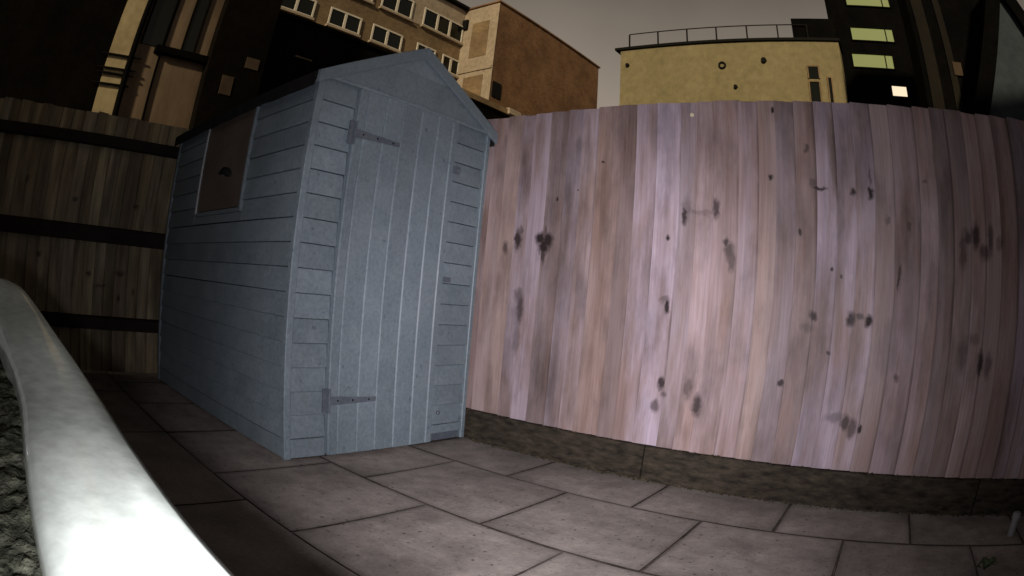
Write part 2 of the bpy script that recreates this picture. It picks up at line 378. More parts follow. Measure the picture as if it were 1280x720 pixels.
kn(.50, 1.52, .007, .007, .8); kn(.36, 1.38, .006, .006, .8); kn(.24, 1.33, .006, .008, .85); kn(2.2, 1.46, .012, .012, .4); kn(1.72, .69, .008, .012, .7); kn(2.08, .60, .01, .012, .5); kn(.35, 1.62, .02, .04, .25)
FCOLS = [(0, (.29, .228, .205)), (.22, (.36, .31, .345)), (.42, (.315, .25, .235)), (.68, (.42, .365, .425)), (.84, (.30, .235, .21)), (1, (.385, .325, .36))]
ZN = [-9, .12, .75, 1.1, 1.6, 1.86, 2.3, 9]
FM = [wood_mat('fence_wood', fence, FCOLS, [k for k in K if a - .13 < k[0] < b + .13], streak=(.62, 1.0)) for a, b in zip(ZN[:-1], ZN[1:])]
M['fence'] = FM[0]
variants = []
for k in range(6):
    mb = MB(); w, h = .1, 1.0
    mb.hexa([(0, -.0185, 0), (w, -.0065, 0), (w, 0, 0), (0, 0, 0), (0, -.0185, h), (w, -.0065, h), (w, 0, h), (0, 0, h)])
    me = mb.mesh('board', M['fence'], 0)
    bm = bmesh.new(); bm.from_mesh(me)
    bmesh.ops.subdivide_edges(bm, edges=[e for e in bm.edges if abs(e.verts[0].co.z - e.verts[1].co.z) > .5], cuts=5, use_grid_fill=False)
    for v in bm.verts:
        q = noise.noise(Vector((k * 9.1, v.co.z * 2.2, 3.0))); v.co.x += q * .0035; v.co.y += noise.noise(Vector((k * 5.3, v.co.z * 1.7, 8))) * .003
        if v.co.z > .99: v.co.z += (v.co.x - .05) * random.uniform(-.05, .05)
    bm.to_mesh(me); bm.free(); variants.append(me)
x = -2.75; i = 0
while x < 4.3:
    wid = random.choice((.088, .1, .1, .104, .112, .082))
    for sm in (.6013, .9242, 1.2298, 2.1705):      # seams measured on the photograph
        if x < sm - .03 and x + wid > sm - .045: wid = sm - x; break
    o = link('board', variants[i % 6], fence); gap = -.004
    zi = next(q for q in range(7) if ZN[q] <= x + wid / 2 < ZN[q + 1])
    o.material_slots[0].link = 'OBJECT'; o.material_slots[0].material = FM[zi]
    ht = FH - GH + random.uniform(-.004, .003)
    o.location = (x + gap / 2, random.uniform(-.003, .003), GH + .002)
    o.scale = ((wid - gap) / .1, 1, ht)
    o.rotation_euler = (0, random.uniform(-.0025, .0025), random.uniform(-.012, .012))
    b = random.uniform(.66, 1.14); wmy = random.random() ** 1.5
    o.color = (b * 1.02, b * (1 - .07 * wmy), b * (1 - .13 * wmy), 1)
    x += wid; i += 1
for k, (a, b) in enumerate(((-2.75, -.95), (-.95, .87), (.87, 2.69), (2.69, 4.3))):
    o = MB().box(0, b - a - .006, -.028, .022, -.02, GH - .002).build('gravel_board', M['gravel'], fence, .004); o.location = (a, 0, 0)
for zz in (.45, 1.0, 1.55):
    MB().box(-2.75, 4.3, .012, .06, zz - .04, zz + .04).build('rail', M['lfrail'], fence)
for xx in (-.95, .87, 2.69, 4.25):
    MB().box(xx - .05, xx + .05, .0625, .16, -.05, FH - .03).build('fence_post', M['lfrail'], fence, .004)
# a screw head near the top of one board
sv = MB(); sv.tube([(0, 0, 0), (0, -.006, 0), (0, -.010, 0)], [.011, .011, .006], 10)
o = sv.build('screw', M['screw'], fence, smooth=False); o.location = (.985, -.017, 1.752)

# soil crumbs and moss that lie along the foot and the top of the gravel boards
cr_ = MB()
rs = random.Random(3)
def crumb(x, y, z, r):
    b = len(cr_.v); p = [(1, 0, 0), (-1, 0, 0), (0, 1, 0), (0, -1, 0), (0, 0, 1), (0, 0, -1)]
    a = rs.uniform(0, 3); ca, sa = math.cos(a), math.sin(a)
    for q in p:
        k = r * rs.uniform(.6, 1.3); X, Y = q[0] * ca - q[1] * sa, q[0] * sa + q[1] * ca
        cr_.v.append((x + X * k * rs.uniform(.8, 1.8), y + Y * k, z + q[2] * k * .7))
    for f in ((0, 2, 4), (2, 1, 4), (1, 3, 4), (3, 0, 4), (2, 0, 5), (1, 2, 5), (3, 1, 5), (0, 3, 5)): cr_.f.append(tuple(b + i_ for i_ in f))
for _ in range(900):
    crumb(rs.uniform(-.3, 3.4), -.028 - abs(rs.gauss(0, .012)), rs.uniform(0, .006), rs.uniform(.002, .008))
for _ in range(420):
    x_ = rs.uniform(-.3, 3.4)
    if noise.noise(Vector((x_ * 3, 1, 1))) > -.1: crumb(x_, rs.uniform(-.028, -.018), GH + rs.uniform(-.004, .004), rs.uniform(.002, .007))
co = cr_.build('soil_crumbs', M['crumb']); co.location = FENCE; co.rotation_euler.z = FY
tag(co, 'loose dark soil crumbs along the foot of the pinkish board fence', 'soil', kind='stuff')

# ------------------------------------------------------------------ dark fence behind the shed (left), rails on this side
LF = SHED + N_ * (1.8831 + .16)
lf = empty('railed_fence', LF, S)
tag(lf, 'dark timber fence with three black horizontal rails behind the shed', 'fence')
LCOLS = [(0, (.22, .185, .115)), (.35, (.42, .37, .25)), (.6, (.30, .26, .165)), (1, (.50, .45, .31))]
LK = [(-.62, .70, .03, .02, .7), (-.33, .72, .05, .02, .6), (-.33, .55, .015, .03, .7), (-.82, 1.2, .03, .02, .6), (-.25, 1.2, .03, .015, .6), (-1.1, .8, .03, .02, .6), (-.5, .62, .06, .012, .5), (-.2, .6, .012, .03, .5), (-1.3, 1.3, .02, .03, .5)]
M['lfwood'] = wood_mat('dark_fence_wood', lf, LCOLS, LK, streak=(.35, 1.05))
lvar = []
for me in variants[:4]:
    c = me.copy(); c.materials.clear(); c.materials.append(M['lfwood']); lvar.append(c)
x = -4.2; i = 0
while x < 1.22:
    wid = random.choice((.09, .1, .11, .12))
    o = link('board', lvar[i % 4], lf); gap = -.007
    o.location = (x, random.uniform(-.003, .003), .02); o.scale = ((wid - gap) / .1, 1, 1.81 + random.uniform(-.008, .008)); o.rotation_euler.y = random.uniform(-.003, .003)
    b = random.uniform(.7, 1.15); o.color = (b, b * random.uniform(.94, 1), b * random.uniform(.85, 1), 1)
    x += wid; i += 1
for z0, z1 in ((.325, .405), (.92, 1.025), (1.585, 1.66)):
    r = MB(); r.hexa([(-4.2, -.10, z0), (1.2, -.10, z0), (1.2, -.022, z0), (-4.2, -.022, z0), (-4.2, -.10, z1), (1.2, -.10, z1), (1.2, -.022, z1 + .01), (-4.2, -.022, z1 + .01)])
    r.build('rail', M['lfrail'], lf, .004)

# ------------------------------------------------------------------ shed
shed = empty('garden_shed', SHED, S)
tag(shed, 'blue painted wooden shed with an apex roof and a planked door', 'shed')
WD, DP, EH, RH = 1.215, 1.883, 1.712, 2.035
P = M['shed']
# inner carcass so that nothing shows through the laps
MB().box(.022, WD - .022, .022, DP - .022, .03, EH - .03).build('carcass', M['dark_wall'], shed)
NB = 15; z0 = .105; ex = (EH - z0) / NB
def lap(name, length, axis, origin, h, mat=P):
    # a weatherboard: bottom edge proud, top edge tucked in; runs along local +x ('x') or +y ('y'), outward = -y or -x
    t0, t1 = .017, .006
    if axis == 'x': pts = [(0, -t0, 0), (length, -t0, 0), (length, 0, 0), (0, 0, 0), (0, -t1, h), (length, -t1, h), (length, 0, h), (0, 0, h)]
    else: pts = [(-t0, 0, 0), (0, 0, 0), (0, length, 0), (-t0, length, 0), (-t1, 0, h), (0, 0, h), (0, length, h), (-t1, length, h)]
    o = MB().hexa(pts).build(name, mat, shed, .0022); o.location = origin
    o.rotation_euler = (random.uniform(-.0015, .0015), random.uniform(-.0015, .0015), 0)
    return o
DX0, DX1 = .238, .932                                # door edges
WY0, WY1, WZ0 = .615, 1.29, 1.145                    # window on the side wall
for k in range(NB):
    z = z0 + k * ex; h = ex - .0022
    lap('weatherboard', DX0 - .003 - .034, 'x', (.034, .02, z), h)
    lap('weatherboard', WD - .03 - DX1 - .012, 'x', (DX1 + .012, .02, z), h)
    if z < WZ0 - .03 < z + ex:
        lap('weatherboard', DP - .05, 'y', (.02, .03, z), WZ0 - .027 - z)
        lap('weatherboard', WY0 - .03 - .02, 'y', (.0195, .03, z), h); lap('weatherboard', DP - .02 - WY1 - .02, 'y', (.0195, WY1 + .02, z), h)
    elif z + ex < WZ0 + .02: lap('weatherboard', DP - .05, 'y', (.02, .03, z), h)
    else:
        lap('weatherboard', WY0 - .03 - .02, 'y', (.02, .03, z), h)
        lap('weatherboard', DP - .02 - WY1 - .02, 'y', (.02, WY1 + .02, z), h)
    # hidden right side and back in the same boards
    o = lap('weatherboard', DP - .05, 'y', (WD - .02, DP - .02, z), h); o.rotation_euler.z = math.pi
    o = lap('weatherboard', WD - .06, 'x', (WD - .03, DP - .02, z), h); o.rotation_euler.z = math.pi
# base boards
MB().box(.004, .02, .03, DP - .02, .012, z0 - .004).build('base_board', P, shed, .002)
MB().box(.034, DX0 - .003, .004, .02, .012, z0 - .004).build('base_board', P, shed, .002)
MB().box(DX1 + .012, WD - .03, .012, .03, .012, z0 - .05).build('base_board', M['hinge'], shed, .002)
MB().box(DX1 + .012, WD - .03, .004, .02, z0 - .05, z0 - .004).build('base_board', P, shed, .002)
MB().box(.03, WD - .03, .03, DP - .03, .0, .03).build('floor_bearer', M['lfrail'], shed)
# corner trims
MB().box(-.004, .033, -.004, .03, .008, EH + .005).build('corner_trim', P, shed, .004)
MB().box(WD - .03, WD, -.002, .03, .008, EH + .005).build('corner_trim', P, shed, .004)
MB().box(-.002, .03, DP - .03, DP + .002, .008, EH + .005).build('corner_trim', P, shed, .004)
# door: seven tongued boards with V joints, frame, hinges, latch
door = MB().box(DX0, DX1, .006, .018, .02, EH + .002).build('door', P, shed)
pw = (DX1 - DX0) / 6
PX = [DX0, .293, .412, .527, .650, .772, .885, DX1]
for a, b in zip(PX[:-1], PX[1:]):
    m = MB(); t, c = -.016, .006
    ol = [(a + .0012, .004), (a + .0012, t + c), (a + c, t), (b - c, t), (b - .0012, t + c), (b - .0012, .004)]
    for zb, zt in ((.018, EH + .004),):
        n_ = len(ol); base = len(m.v); m.v += [(x_, y_, zb) for x_, y_ in ol] + [(x_, y_, zt) for x_, y_ in ol]
        m.f += [tuple(range(base, base + n_)), tuple(range(base + 2 * n_ - 1, base + n_ - 1, -1))] + [(base + q, base + n_ + q, base + n_ + (q + 1) % n_, base + (q + 1) % n_) for q in range(n_)]
    m.build('door_plank', P, door)
for z in (.277, 1.483):
    hg = MB(); hg.box(DX0 - .030, DX0 - .004, -.013, -.002, z - .055, z + .055)
    hg.hexa([(DX0 + .004, -.0205, z - .020), (DX0 + .285, -.0205, z - .010), (DX0 + .285, -.0165, z - .010), (DX0 + .004, -.0165, z - .020), (DX0 + .004, -.0205, z + .020), (DX0 + .285, -.0205, z + .010), (DX0 + .285, -.0165, z + .010), (DX0 + .004, -.0165, z + .020)])
    hg.tube([(DX0, -.0205, z - .055), (DX0, -.0205, z + .055)], .006, 8)
    ho = hg.build('hinge', M['hinge'], door)
    for sx in (.05, .14, .24):
        s_ = MB(); s_.tube([(DX0 + sx, -.0205, z), (DX0 + sx, -.0235, z)], [.005, .0035], 8); s_.build('screw', M['metal_black'], ho)
lt = MB(); lt.box(.918, .968, -.024, -.0165, 1.425, 1.462); lt.tube([(.955, -.024, 1.445), (.955, -.034, 1.445)], [.010, .008], 8)
lt.build('latch', M['hinge'], door)
lk = MB(); lk.box(.925, .985, -.018, -.014, .86, .885); lk.build('latch', M['hinge'], door)
kb = MB(); kb.tube([(.968, -.012, .175), (.968, -.022, .175), (.968, -.026, .175)], [.009, .012, .007], 8); kb.build('latch', M['hinge'], door)
# gable: boards inside the triangle, bottom rail
slope = (RH - EH - .02) / (WD / 2)
def gx(z): return (z - EH) / slope
zg = EH + .008; zt_ = RH - .03
for a_, b_ in ((zg, zg + .16), (zg + .1605, zt_)):
    m = MB(); m.hexa([(gx(a_), -.012, a_), (WD - gx(a_), -.012, a_), (WD - gx(a_), .012, a_), (gx(a_), .012, a_), (gx(b_), -.012, b_), (WD - gx(b_), -.012, b_), (WD - gx(b_), .012, b_), (gx(b_), .012, b_)])
    m.build('gable_board', P, shed, .001)
MB().box(.02, WD - .02, -.022, .004, EH - .010, EH + .006).build('gable_rail', P, shed, .002)
# back gable
MB().prism([(.02, EH - .03), (WD - .02, EH - .03), (WD / 2, RH - .03)], DP - .03, DP - .008).build('gable_board', P, shed)
# roof: two felted slopes, barge boards, eave fascia
OV = .036; yf, yb = -.030, DP + .04
roof = empty('roof', (0, 0, 0)); roof.parent = shed
for s_ in (-1, 1):
    xe = -OV if s_ < 0 else WD + OV * .7; xm = WD / 2; ze = EH - OV * slope
    m = MB(); m.hexa([(xe, yf + .014, ze), (xm, yf + .014, RH - .022), (xm, yb, RH - .022), (xe, yb, ze), (xe, yf + .014, ze + .022), (xm, yf + .014, RH), (xm, yb, RH), (xe, yb, ze + .022)])
    sl = m.build('roof_slope', M['felt'], roof)
    # loose felt edge folded over the eave
    f = MB(); nseg = 24
    for q in range(nseg):
        ya, yb2 = yf + .02 + (yb - yf - .04) * q / nseg, yf + .02 + (yb - yf - .04) * (q + 1) / nseg
        da, db = [.042 + .012 * noise.noise(Vector((t * 5, s_ * 3, 0))) for t in (ya, yb2)]
        f.hexa([(xe - .004, ya, ze - da), (xe, ya, ze - da), (xe, yb2, ze - db), (xe - .004, yb2, ze - db), (xe - .004, ya, ze + .026), (xe, ya, ze + .026), (xe, yb2, ze + .026), (xe - .004, yb2, ze + .026)] if s_ < 0 else
               [(xe, ya, ze - da), (xe + .004, ya, ze - da), (xe + .004, yb2, ze - db), (xe, yb2, ze - db), (xe, ya, ze + .026), (xe + .004, ya, ze + .026), (xe + .004, yb2, ze + .026), (xe, yb2, ze + .026)])
    f.build('felt_edge', M['felt'], roof)
    b = MB(); dz = .062; top = .030
    b.hexa([(xe - .004 * -s_ * -1, yf - .004, ze + top - dz), (xm, yf - .004, RH + .010 - dz - .004), (xm, yf + .013, RH + .010 - dz - .004), (xe, yf + .013, ze + top - dz),
            (xe - .004 * -s_ * -1, yf - .004, ze + top), (xm, yf - .004, RH + .012), (xm, yf + .013, RH + .012), (xe, yf + .013, ze + top)])
    b.build('barge_board', P, shed, .002)
# window on the long side
win = empty('window', (0, 0, 0)); win.parent = shed
MB().box(.004, .010, WY0, WY1, WZ0, EH - .035).build('pane', M['pane'], win)
for yy in (WY0, WY1):
    MB().box(-.004, .018, yy - .014, yy + .005, WZ0 - .01, EH - .03).build('window_frame', M['trim'] if yy > 1 else M['shed'], win, .002)
MB().box(.001, .02, WY0 - .01, WY1 + .01, WZ0 - .026, WZ0 - .004).build('window_sill', P, win, .002)
hnd = MB(); hnd.tube([(-.002, .80, 1.33), (-.004, .84, 1.345), (-.004, .90, 1.362), (-.003, .96, 1.352)], [.014, .026, .020, .010], 8)
hnd.build('window_patch', M['felt'], win)

# ------------------------------------------------------------------ white trough with a rolled rim, in front of the camera
wdir = Vector((-.77, .638, 0)).normalized(); lat = Vector((wdir.y, -wdir.x, 0))
tr = empty('garden_trough', Vector((0, 0, 0)) + wdir * .6, 0)
tag(tr, 'glossy white trough with a rolled rim and upswept rounded end', 'trough')
TS = .74
def tp(t, l, drop): return CAM + wdir * t * TS + lat * l * TS - Z_ * drop * TS
outer = [(-.75, .163, .215), (-.3, .163, .215), (0, .163, .215), (.4, .163, .215), (.7, .163, .215), (.95, .160, .214), (1.15, .143, .200), (1.3, .116, .180), (1.45, .082, .156), (1.60, .042, .128), (1.72, -.008, .098), (1.79, -.06, .084), (1.825, -.13, .080), (1.835, -.22, .080), (1.835, -.36, .080), (1.80, -.46, .082), (1.70, -.54, .095), (1.5, -.585, .14), (1.2, -.60, .19), (.8, -.60, .214), (0, -.60, .215), (-.75, -.60, .215)]
def cat(P_, n):
    out = []
    for i in range(len(P_) - 1):
        p0, p1, p2, p3 = [Vector(P_[max(0, min(len(P_) - 1, i + k))]) for k in (-1, 0, 1, 2)]
        for k in range(n):
            t = k / n; out.append(.5 * (2 * p1 + (p2 - p0) * t + (2 * p0 - 5 * p1 + 4 * p2 - p3) * t * t + (3 * p1 - p0 - 3 * p2 + p3) * t ** 3))
    out.append(Vector(P_[-1])); return out
pathp = [tp(*p) for p in cat(outer, 5)]
inv = tr.matrix_basis.inverted()
prof = [(-.186, -.075), (-.185, -.024), (-.178, -.008), (-.165, -.002), (-.125, 0), (-.08, .001), (-.045, 0), (-.018, -.003), (-.006, -.012), (0, -.03), (0, -.045), (-.006, -.062), (-.020, -.072), (-.026, -.085)]
rb = MB(); n_ = len(prof)
for i, p in enumerate(pathp):
    d = (pathp[min(i + 1, len(pathp) - 1)] - pathp[max(i - 1, 0)]); d.z = 0; d.normalize(); out = Vector((d.y, -d.x, 0))
    for (o_, z_) in prof: rb.v.append(tuple(Vector((p.x, p.y, p.z)) + out * o_ * TS + Z_ * z_ * TS - tr.location))
for i in range(len(pathp) - 1):
    for k in range(n_ - 1): rb.f.append((i * n_ + k, i * n_ + k + 1, (i + 1) * n_ + k + 1, (i + 1) * n_ + k))
rim = rb.build('rim', M['rim'], tr, smooth=True)
M['rim'].node_tree.nodes['Principled BSDF'].inputs['Coat Weight'].default_value = .6
M['rim'].node_tree.nodes['Principled BSDF'].inputs['Coat Roughness'].default_value = .06
bd = MB(); nn = 6
for i, p in enumerate(pathp):
    d = (pathp[min(i + 1, len(pathp) - 1)] - pathp[max(i - 1, 0)]); d.z = 0; d.normalize(); out = Vector((d.y, -d.x, 0))
    top = p - (out * .026 + Z_ * .08) * TS
    for k in range(nn):
        f = k / (nn - 1); q = top - out * (.09 * f * f); q.z = top.z * (1 - f) + .003 * f; bd.v.append(tuple(q - tr.location))
for i in range(len(pathp) - 1):
    for k in range(nn - 1): bd.f.append((i * nn + k, i * nn + k + 1, (i + 1) * nn + k + 1, (i + 1) * nn + k))
bd.build('trough_body', M['rim'], tr, smooth=True)
# mossy soil filling it
sm = MB(); NX, NY = 300, 70
for i in range(NX + 1):
    for j in range(NY + 1):
        t = -.72 + 2.45 * i / NX; l = -.50 + .49 * j / NY
        lim = -.008 if t < 1.05 else -.008 - (t - 1.05) ** 2 * .42
        l = min(l, lim)
        q = tp(t, l, .255); h = noise.fractal(q * 22, .6, 2.1, 4) * .006 + noise.noise(q * 90) * .004
        sm.v.append((q.x, q.y, q.z + h))
for i in range(NX):
    for j in range(NY): a = i * (NY + 1) + j; sm.f.append((a, a + NY + 1, a + NY + 2, a + 1))
tag(sm.build('mossy_soil', M['moss'], smooth=True), 'dark mossy soil filling the white trough', 'soil', kind='stuff')

# ------------------------------------------------------------------ small things by the fence at the right
wd = empty('weed', on_plane(1228, 712, Vector((0, 0, 0)), Z_)); tag(wd, 'small dark weed growing in a paving joint', 'weed')
for k in range(11):
    a = k * 2.4 + .3; L_ = random.uniform(.035, .07); up = random.uniform(.02, .05); dx, dy = math.cos(a), math.sin(a); wv = .012
    m = MB(); m.v = [(0, 0, 0), (dx * L_ * .5 - dy * wv, dy * L_ * .5 + dx * wv, up), (dx * L_, dy * L_, up * .8), (dx * L_ * .5 + dy * wv, dy * L_ * .5 - dx * wv, up), (dx * L_ * .5, dy * L_ * .5, up * .86)]
    m.f = [(0, 4, 1), (1, 4, 2), (2, 4, 3), (3, 4, 0)]; m.build('leaf', M['leaf'], wd)
pp = on_plane(1261, 668, Vector((0, 0, 0)), Z_)
pipe = empty('pipe_stub', pp); tag(pipe, 'short pale grey plastic pipe standing on the paving by the fence', 'pipe')
m = MB(); m.tube([(0, 0, 0), (0, 0, .075)], .021, 12); m.build('pipe', M['pvc'], pipe, smooth=False)
m = MB(); m.tube([(0, 0, .0755), (0, 0, .10), (0, 0, .105)], [.026, .026, .02], 12); m.build('collar', M['pvc'], pipe)

# ------------------------------------------------------------------ buildings beyond the fences
def wall_frame(P0, dirv):                       # local frame: x along dirv, y away from camera, origin P0 on the ground
    rz = math.atan2(dirv.y, dirv.x); return rz
def loc(px, py, P0, dirv):
    nrm = Vector((-dirv.y, dirv.x, 0)); q = on_plane(px, py, P0, nrm) - P0; return q.dot(dirv), q.z
def window(parent, x0, x1, z0, z1, panes=2, depth=.12, frame=.07, mat=None, glass=None, proud=.0, transom=0):
    w = empty('window', (0, 0, 0)); w.parent = parent
    MB().box(x0, x1, -.012 - proud, -.004 - proud, z0, z1).build('pane', glass or M['glass_dark'], w)
    f = MB(); y0, y1 = -.07 - proud, -.013 - proud
    f.box(x0 - frame, x0, y0, y1, z0 - frame, z1 + frame); f.box(x1, x1 + frame, y0, y1, z0 - frame, z1 + frame)
    f.box(x0, x1, y0, y1, z0 - frame, z0); f.box(x0, x1, y0, y1, z1, z1 + frame)
    for k in range(1, panes):
        xc = x0 + (x1 - x0) * k / panes; f.box(xc - frame * .8, xc + frame * .8, y0 + .005, y1, z0, z1)
    if transom:
        zc = z0 + (z1 - z0) * transom; f.box(x0, x1, y0 + .012, y1 - .003, zc - .03, zc + .03)
    f.build('window_frame', mat or M['white_frame'], w)
    MB().box(x0 - .15, x1 + .15, -.16 - proud, -.002, z0 - frame - .12, z0 - frame - .002).build('window_sill', M['stone'], w)
    return w

# --- brown brick block with the projecting brick wing
Kc = Vector((-2.04, 29.93, 0)); SB = 2.47; TOPB = 16.95
b1 = empty('brick_block', Kc, S)
tag(b1, 'brown brick block with rows of white framed windows and a plain brick wing', 'building')
MB().box(0, 11.0, 0, 9, 0, TOPB).build('wing_wall', M['wing'], b1)
MB().box(-.035, -.002, -.03, SB, 0, TOPB - .05).build('end_wall', M['stone'], b1)
MB().box(-.12, 11.1, -.10, 9.1, TOPB + .002, TOPB + .10).build('coping', M['wing'], b1)
MB().box(-24, -.04, SB, SB + 9, 0, TOPB).build('facade_wall', M['facade'], b1)
MB().box(-24, -.04, SB - .35, SB + .4, TOPB + .004, TOPB + .16).build('gutter', M['metal_black'], b1)
MB().box(-5.6, -.05, SB - .03, SB - .002, TOPB - 2.35, TOPB - .02).build('render_band', M['stone'], b1)
# recess on the end wall
MB().box(-.06, -.037, .55, 1.75, TOPB - 3.4, TOPB - 1.1).build('blind_window', M['facade'], b1)
MB().box(-.06, -.037, .55, 1.9, TOPB - 6.4, TOPB - 4.6).build('blind_window', M['facade'], b1)
for zc in (-4.3, -6.9, -7.6):
    MB().box(-.11, -.037, .0, SB - .05, TOPB + zc, TOPB + zc + .16).build('string_course', M['stone'], b1)
fp = Kc + N_ * SB
def row(p_top, p_bot, xs, panes):
    zt = loc(*p_top, fp, E_)[1]; zb = loc(*p_bot, fp, E_)[1]
    for (pa, pb) in xs:
        xa = loc(*pa, fp, E_)[0]; xb = loc(*pb, fp, E_)[0]
        w = window(b1, xa, xb, zb, zt, panes, frame=.09, proud=.04); w.location = (0, SB, 0)
row((431, 18), (431, 37), [((348, 5), (391, 10)), ((411, 25), (449, 28)), ((464, 46), (500, 50)), ((520, 66), (541, 70)), ((552, 80), (571, 84))], 2)
row((495, -6), (495, 16), [((430, 0), (462, 5)), ((477, 5), (514, 8))], 2)
row((552, 22), (552, 42), [((529, 25), (577, 35))], 3)
dp = MB(); xa = loc(577, 62, fp, E_)[0]; dp.tube([(xa, SB - .18, 2), (xa, SB - .18, TOPB - 1.4)], .11, 8); dp.box(xa - .28, xa + .28, SB - .38, SB - .02, TOPB - 1.4, TOPB - .75)
dp.build('downpipe', M['metal_black'], b1)
vt = loc(620, 113, Kc, E_); MB().box(vt[0] - .35, vt[0] + .35, -.05, -.002, vt[1] - .45, vt[1] + .45).build('vent', M['metal_black'], b1)

# --- low annex with a pale verge at its foot
an = empty('low_annex', Vector((-2.6, 22.0, 0)), S); tag(an, 'low dark annex with a pale stone verge below the brick wing', 'building')
xa, za = loc(588, 117, Vector((-2.6, 22.0, 0)), E_); xb, zb = loc(647, 143, Vector((-2.6, 22.0, 0)), E_)
zt = (za + zb) / 2
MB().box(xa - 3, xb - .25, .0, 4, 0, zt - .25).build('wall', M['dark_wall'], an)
MB().box(xa - 3, xb - .9, -.15, .5, zt - .248, zt - .02).build('verge', M['facade'], an)
MB().box(xb - .88, xb, -.22, .6, zt - .245, zt + .06).build('kneeler', M['stone'], an, .05)

# --- flat fronted dark block in front of the facade
Pd = Vector((-6.3, 17.0, 0)); dk = empty('dark_block', Pd, S); tag(dk, 'unlit flat roofed dark block in front of the windowed brick facade', 'building')
xs, zs = loc(480, 66, Pd, E_); xs2, zs2 = loc(330, 14, Pd, E_)
ztop = (zs + zs2) / 2
x_l = loc(262, 30, Pd, E_)[0]
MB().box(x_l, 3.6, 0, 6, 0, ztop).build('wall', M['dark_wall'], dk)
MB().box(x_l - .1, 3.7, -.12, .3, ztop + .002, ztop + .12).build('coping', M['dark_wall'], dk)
for (pa, pb) in (((368, 70), (388, 78)),):
    x0_, z0_ = loc(*pa, Pd, E_); x1_, z1_ = loc(*pb, Pd, E_)
    MB().box(x0_, x1_, -.10, -.002, z1_, z0_).build('ledge', M['tan'], dk)

# --- stained rendered wall with a pale pier, left
Pt = Vector((-9.6, 10.4, 0)); tn = empty('stained_building', Pt, S); tag(tn, 'tall building of stained brown render with a pale pier and black pipes', 'building')
xl = loc(0, 60, Pt, E_)[0] - 9; x_p0 = loc(117, 133, Pt, E_)[0]; x_p1 = loc(146, 138, Pt, E_)[0]; x_w1 = loc(262, 60, Pt, E_)[0]
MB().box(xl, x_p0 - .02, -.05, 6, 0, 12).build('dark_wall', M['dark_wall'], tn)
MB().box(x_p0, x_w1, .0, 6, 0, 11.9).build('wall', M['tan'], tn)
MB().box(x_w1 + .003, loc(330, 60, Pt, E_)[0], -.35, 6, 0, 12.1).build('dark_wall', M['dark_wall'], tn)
MB().box(x_p0, x_p1, -.07, -.002, 0, 11.8).build('pier', M['pier'], tn)
for (px, py, r) in ((150, 118, .09), (184, 125, .035)):
    q = loc(px, py, Pt, E_)[0]; m = MB(); m.tube([(q, -r - .01, 0), (q, -r - .01, 11.5)], r, 8); m.build('downpipe', M['dark_clad'], tn)
for (pa, pb) in (((139, 70), (170, 75)), ((134, 87), (163, 90)), ((132, 93), (160, 97)), ((126, 106), (154, 109))):
    xa, za = loc(*pa, Pt, E_); xb, zb = loc(*pb, Pt, E_); m = MB(); m.tube([(xa - .3, -.12, za), (xb + .15, -.12, (za + zb) / 2 + .02)], .028, 6); m.build('cable', M['metal_black'], tn)
xa, za = loc(192, 66, Pt, E_); xb, zb = loc(256, 74, Pt, E_); zb_ = (za + zb) / 2
MB().box(xa, x_w1, -.22, -.002, zb_ - .09, zb_ + .09).build('beam', M['dark_clad'], tn)
for (pa, pb) in (((176, 60), (203, 60)), ((229, 60), (243, 60))):
    xa = loc(*pa, Pt, E_)[0]; xb = loc(*pb, Pt, E_)[0]
    w = empty('window', (0, 0, 0)); w.parent = tn
    MB().box(xa, xb, -.03, -.004, zb_ + .1, zb_ + 3.4).build('pane', M['glass_dark'], w)
    f = MB(); f.box(xa - .06, xa, -.06, -.003, zb_ + .1, zb_ + 3.46); f.box(xb, xb + .06, -.06, -.003, zb_ + .1, zb_ + 3.46); f.box(xa, xb, -.06, -.003, zb_ + 3.4, zb_ + 3.46)
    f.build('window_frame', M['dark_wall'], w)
for (pa, pb) in (((272, 98), (280, 124)), ((302, 76), (314, 93))):
    xa, za = loc(*pa, Pt, E_); xb, zb = loc(*pb, Pt, E_); MB().box(xa, xb, -.38, -.352, zb, za).build('blind_window', M['dim_tan'], tn)

# --- yellow rendered building with the roof rail
Py = Vector((4.02, 25.69, 0)); yd = -N_; TY = 12.6
yb_ = empty('yellow_building', Py, math.atan2(yd.y, yd.x)); tag(yb_, 'flat roofed building of plain yellow render with a railing on its roof', 'building')
MB().box(0, 10.75, 0, 8, 0, TY).build('wall', M['yellow'], yb_)
MB().box(-.25, 10.85, -.12, 8, TY + .003, TY + .13).build('roof_edge', M['metal_black'], yb_)
xs_ = [loc(x, 55, Py, yd)[0] for x in (783, 819, 856, 893.5, 932.6, 972, 1010)]
for q in xs_: MB().box(q - .03, q + .03, .30, .36, TY + .13, TY + 1.02).build('railing_post', M['metal_black'], yb_)
MB().box(xs_[0], xs_[-1], .31, .35, TY + 1.021, TY + 1.06).build('railing_bar', M['metal_black'], yb_)
q0 = loc(990, 50, Py, yd)[0]; MB().box(q0, 10.7, .45, 5, TY + .132, TY + 1.45).build('plant_room', M['dark_clad'], yb_)
for (px, py, r) in ((785, 82, .09), (920, 109, .09), (955, 76, .13)):
    x_, z_ = loc(px, py, Py, yd); m = MB(); m.tube([(x_, -.12, z_), (x_, -.002, z_)], r, 10); m.build('vent_pipe', M['metal_black'], yb_)
x_, z_ = loc(903, 82, Py, yd); m = MB()
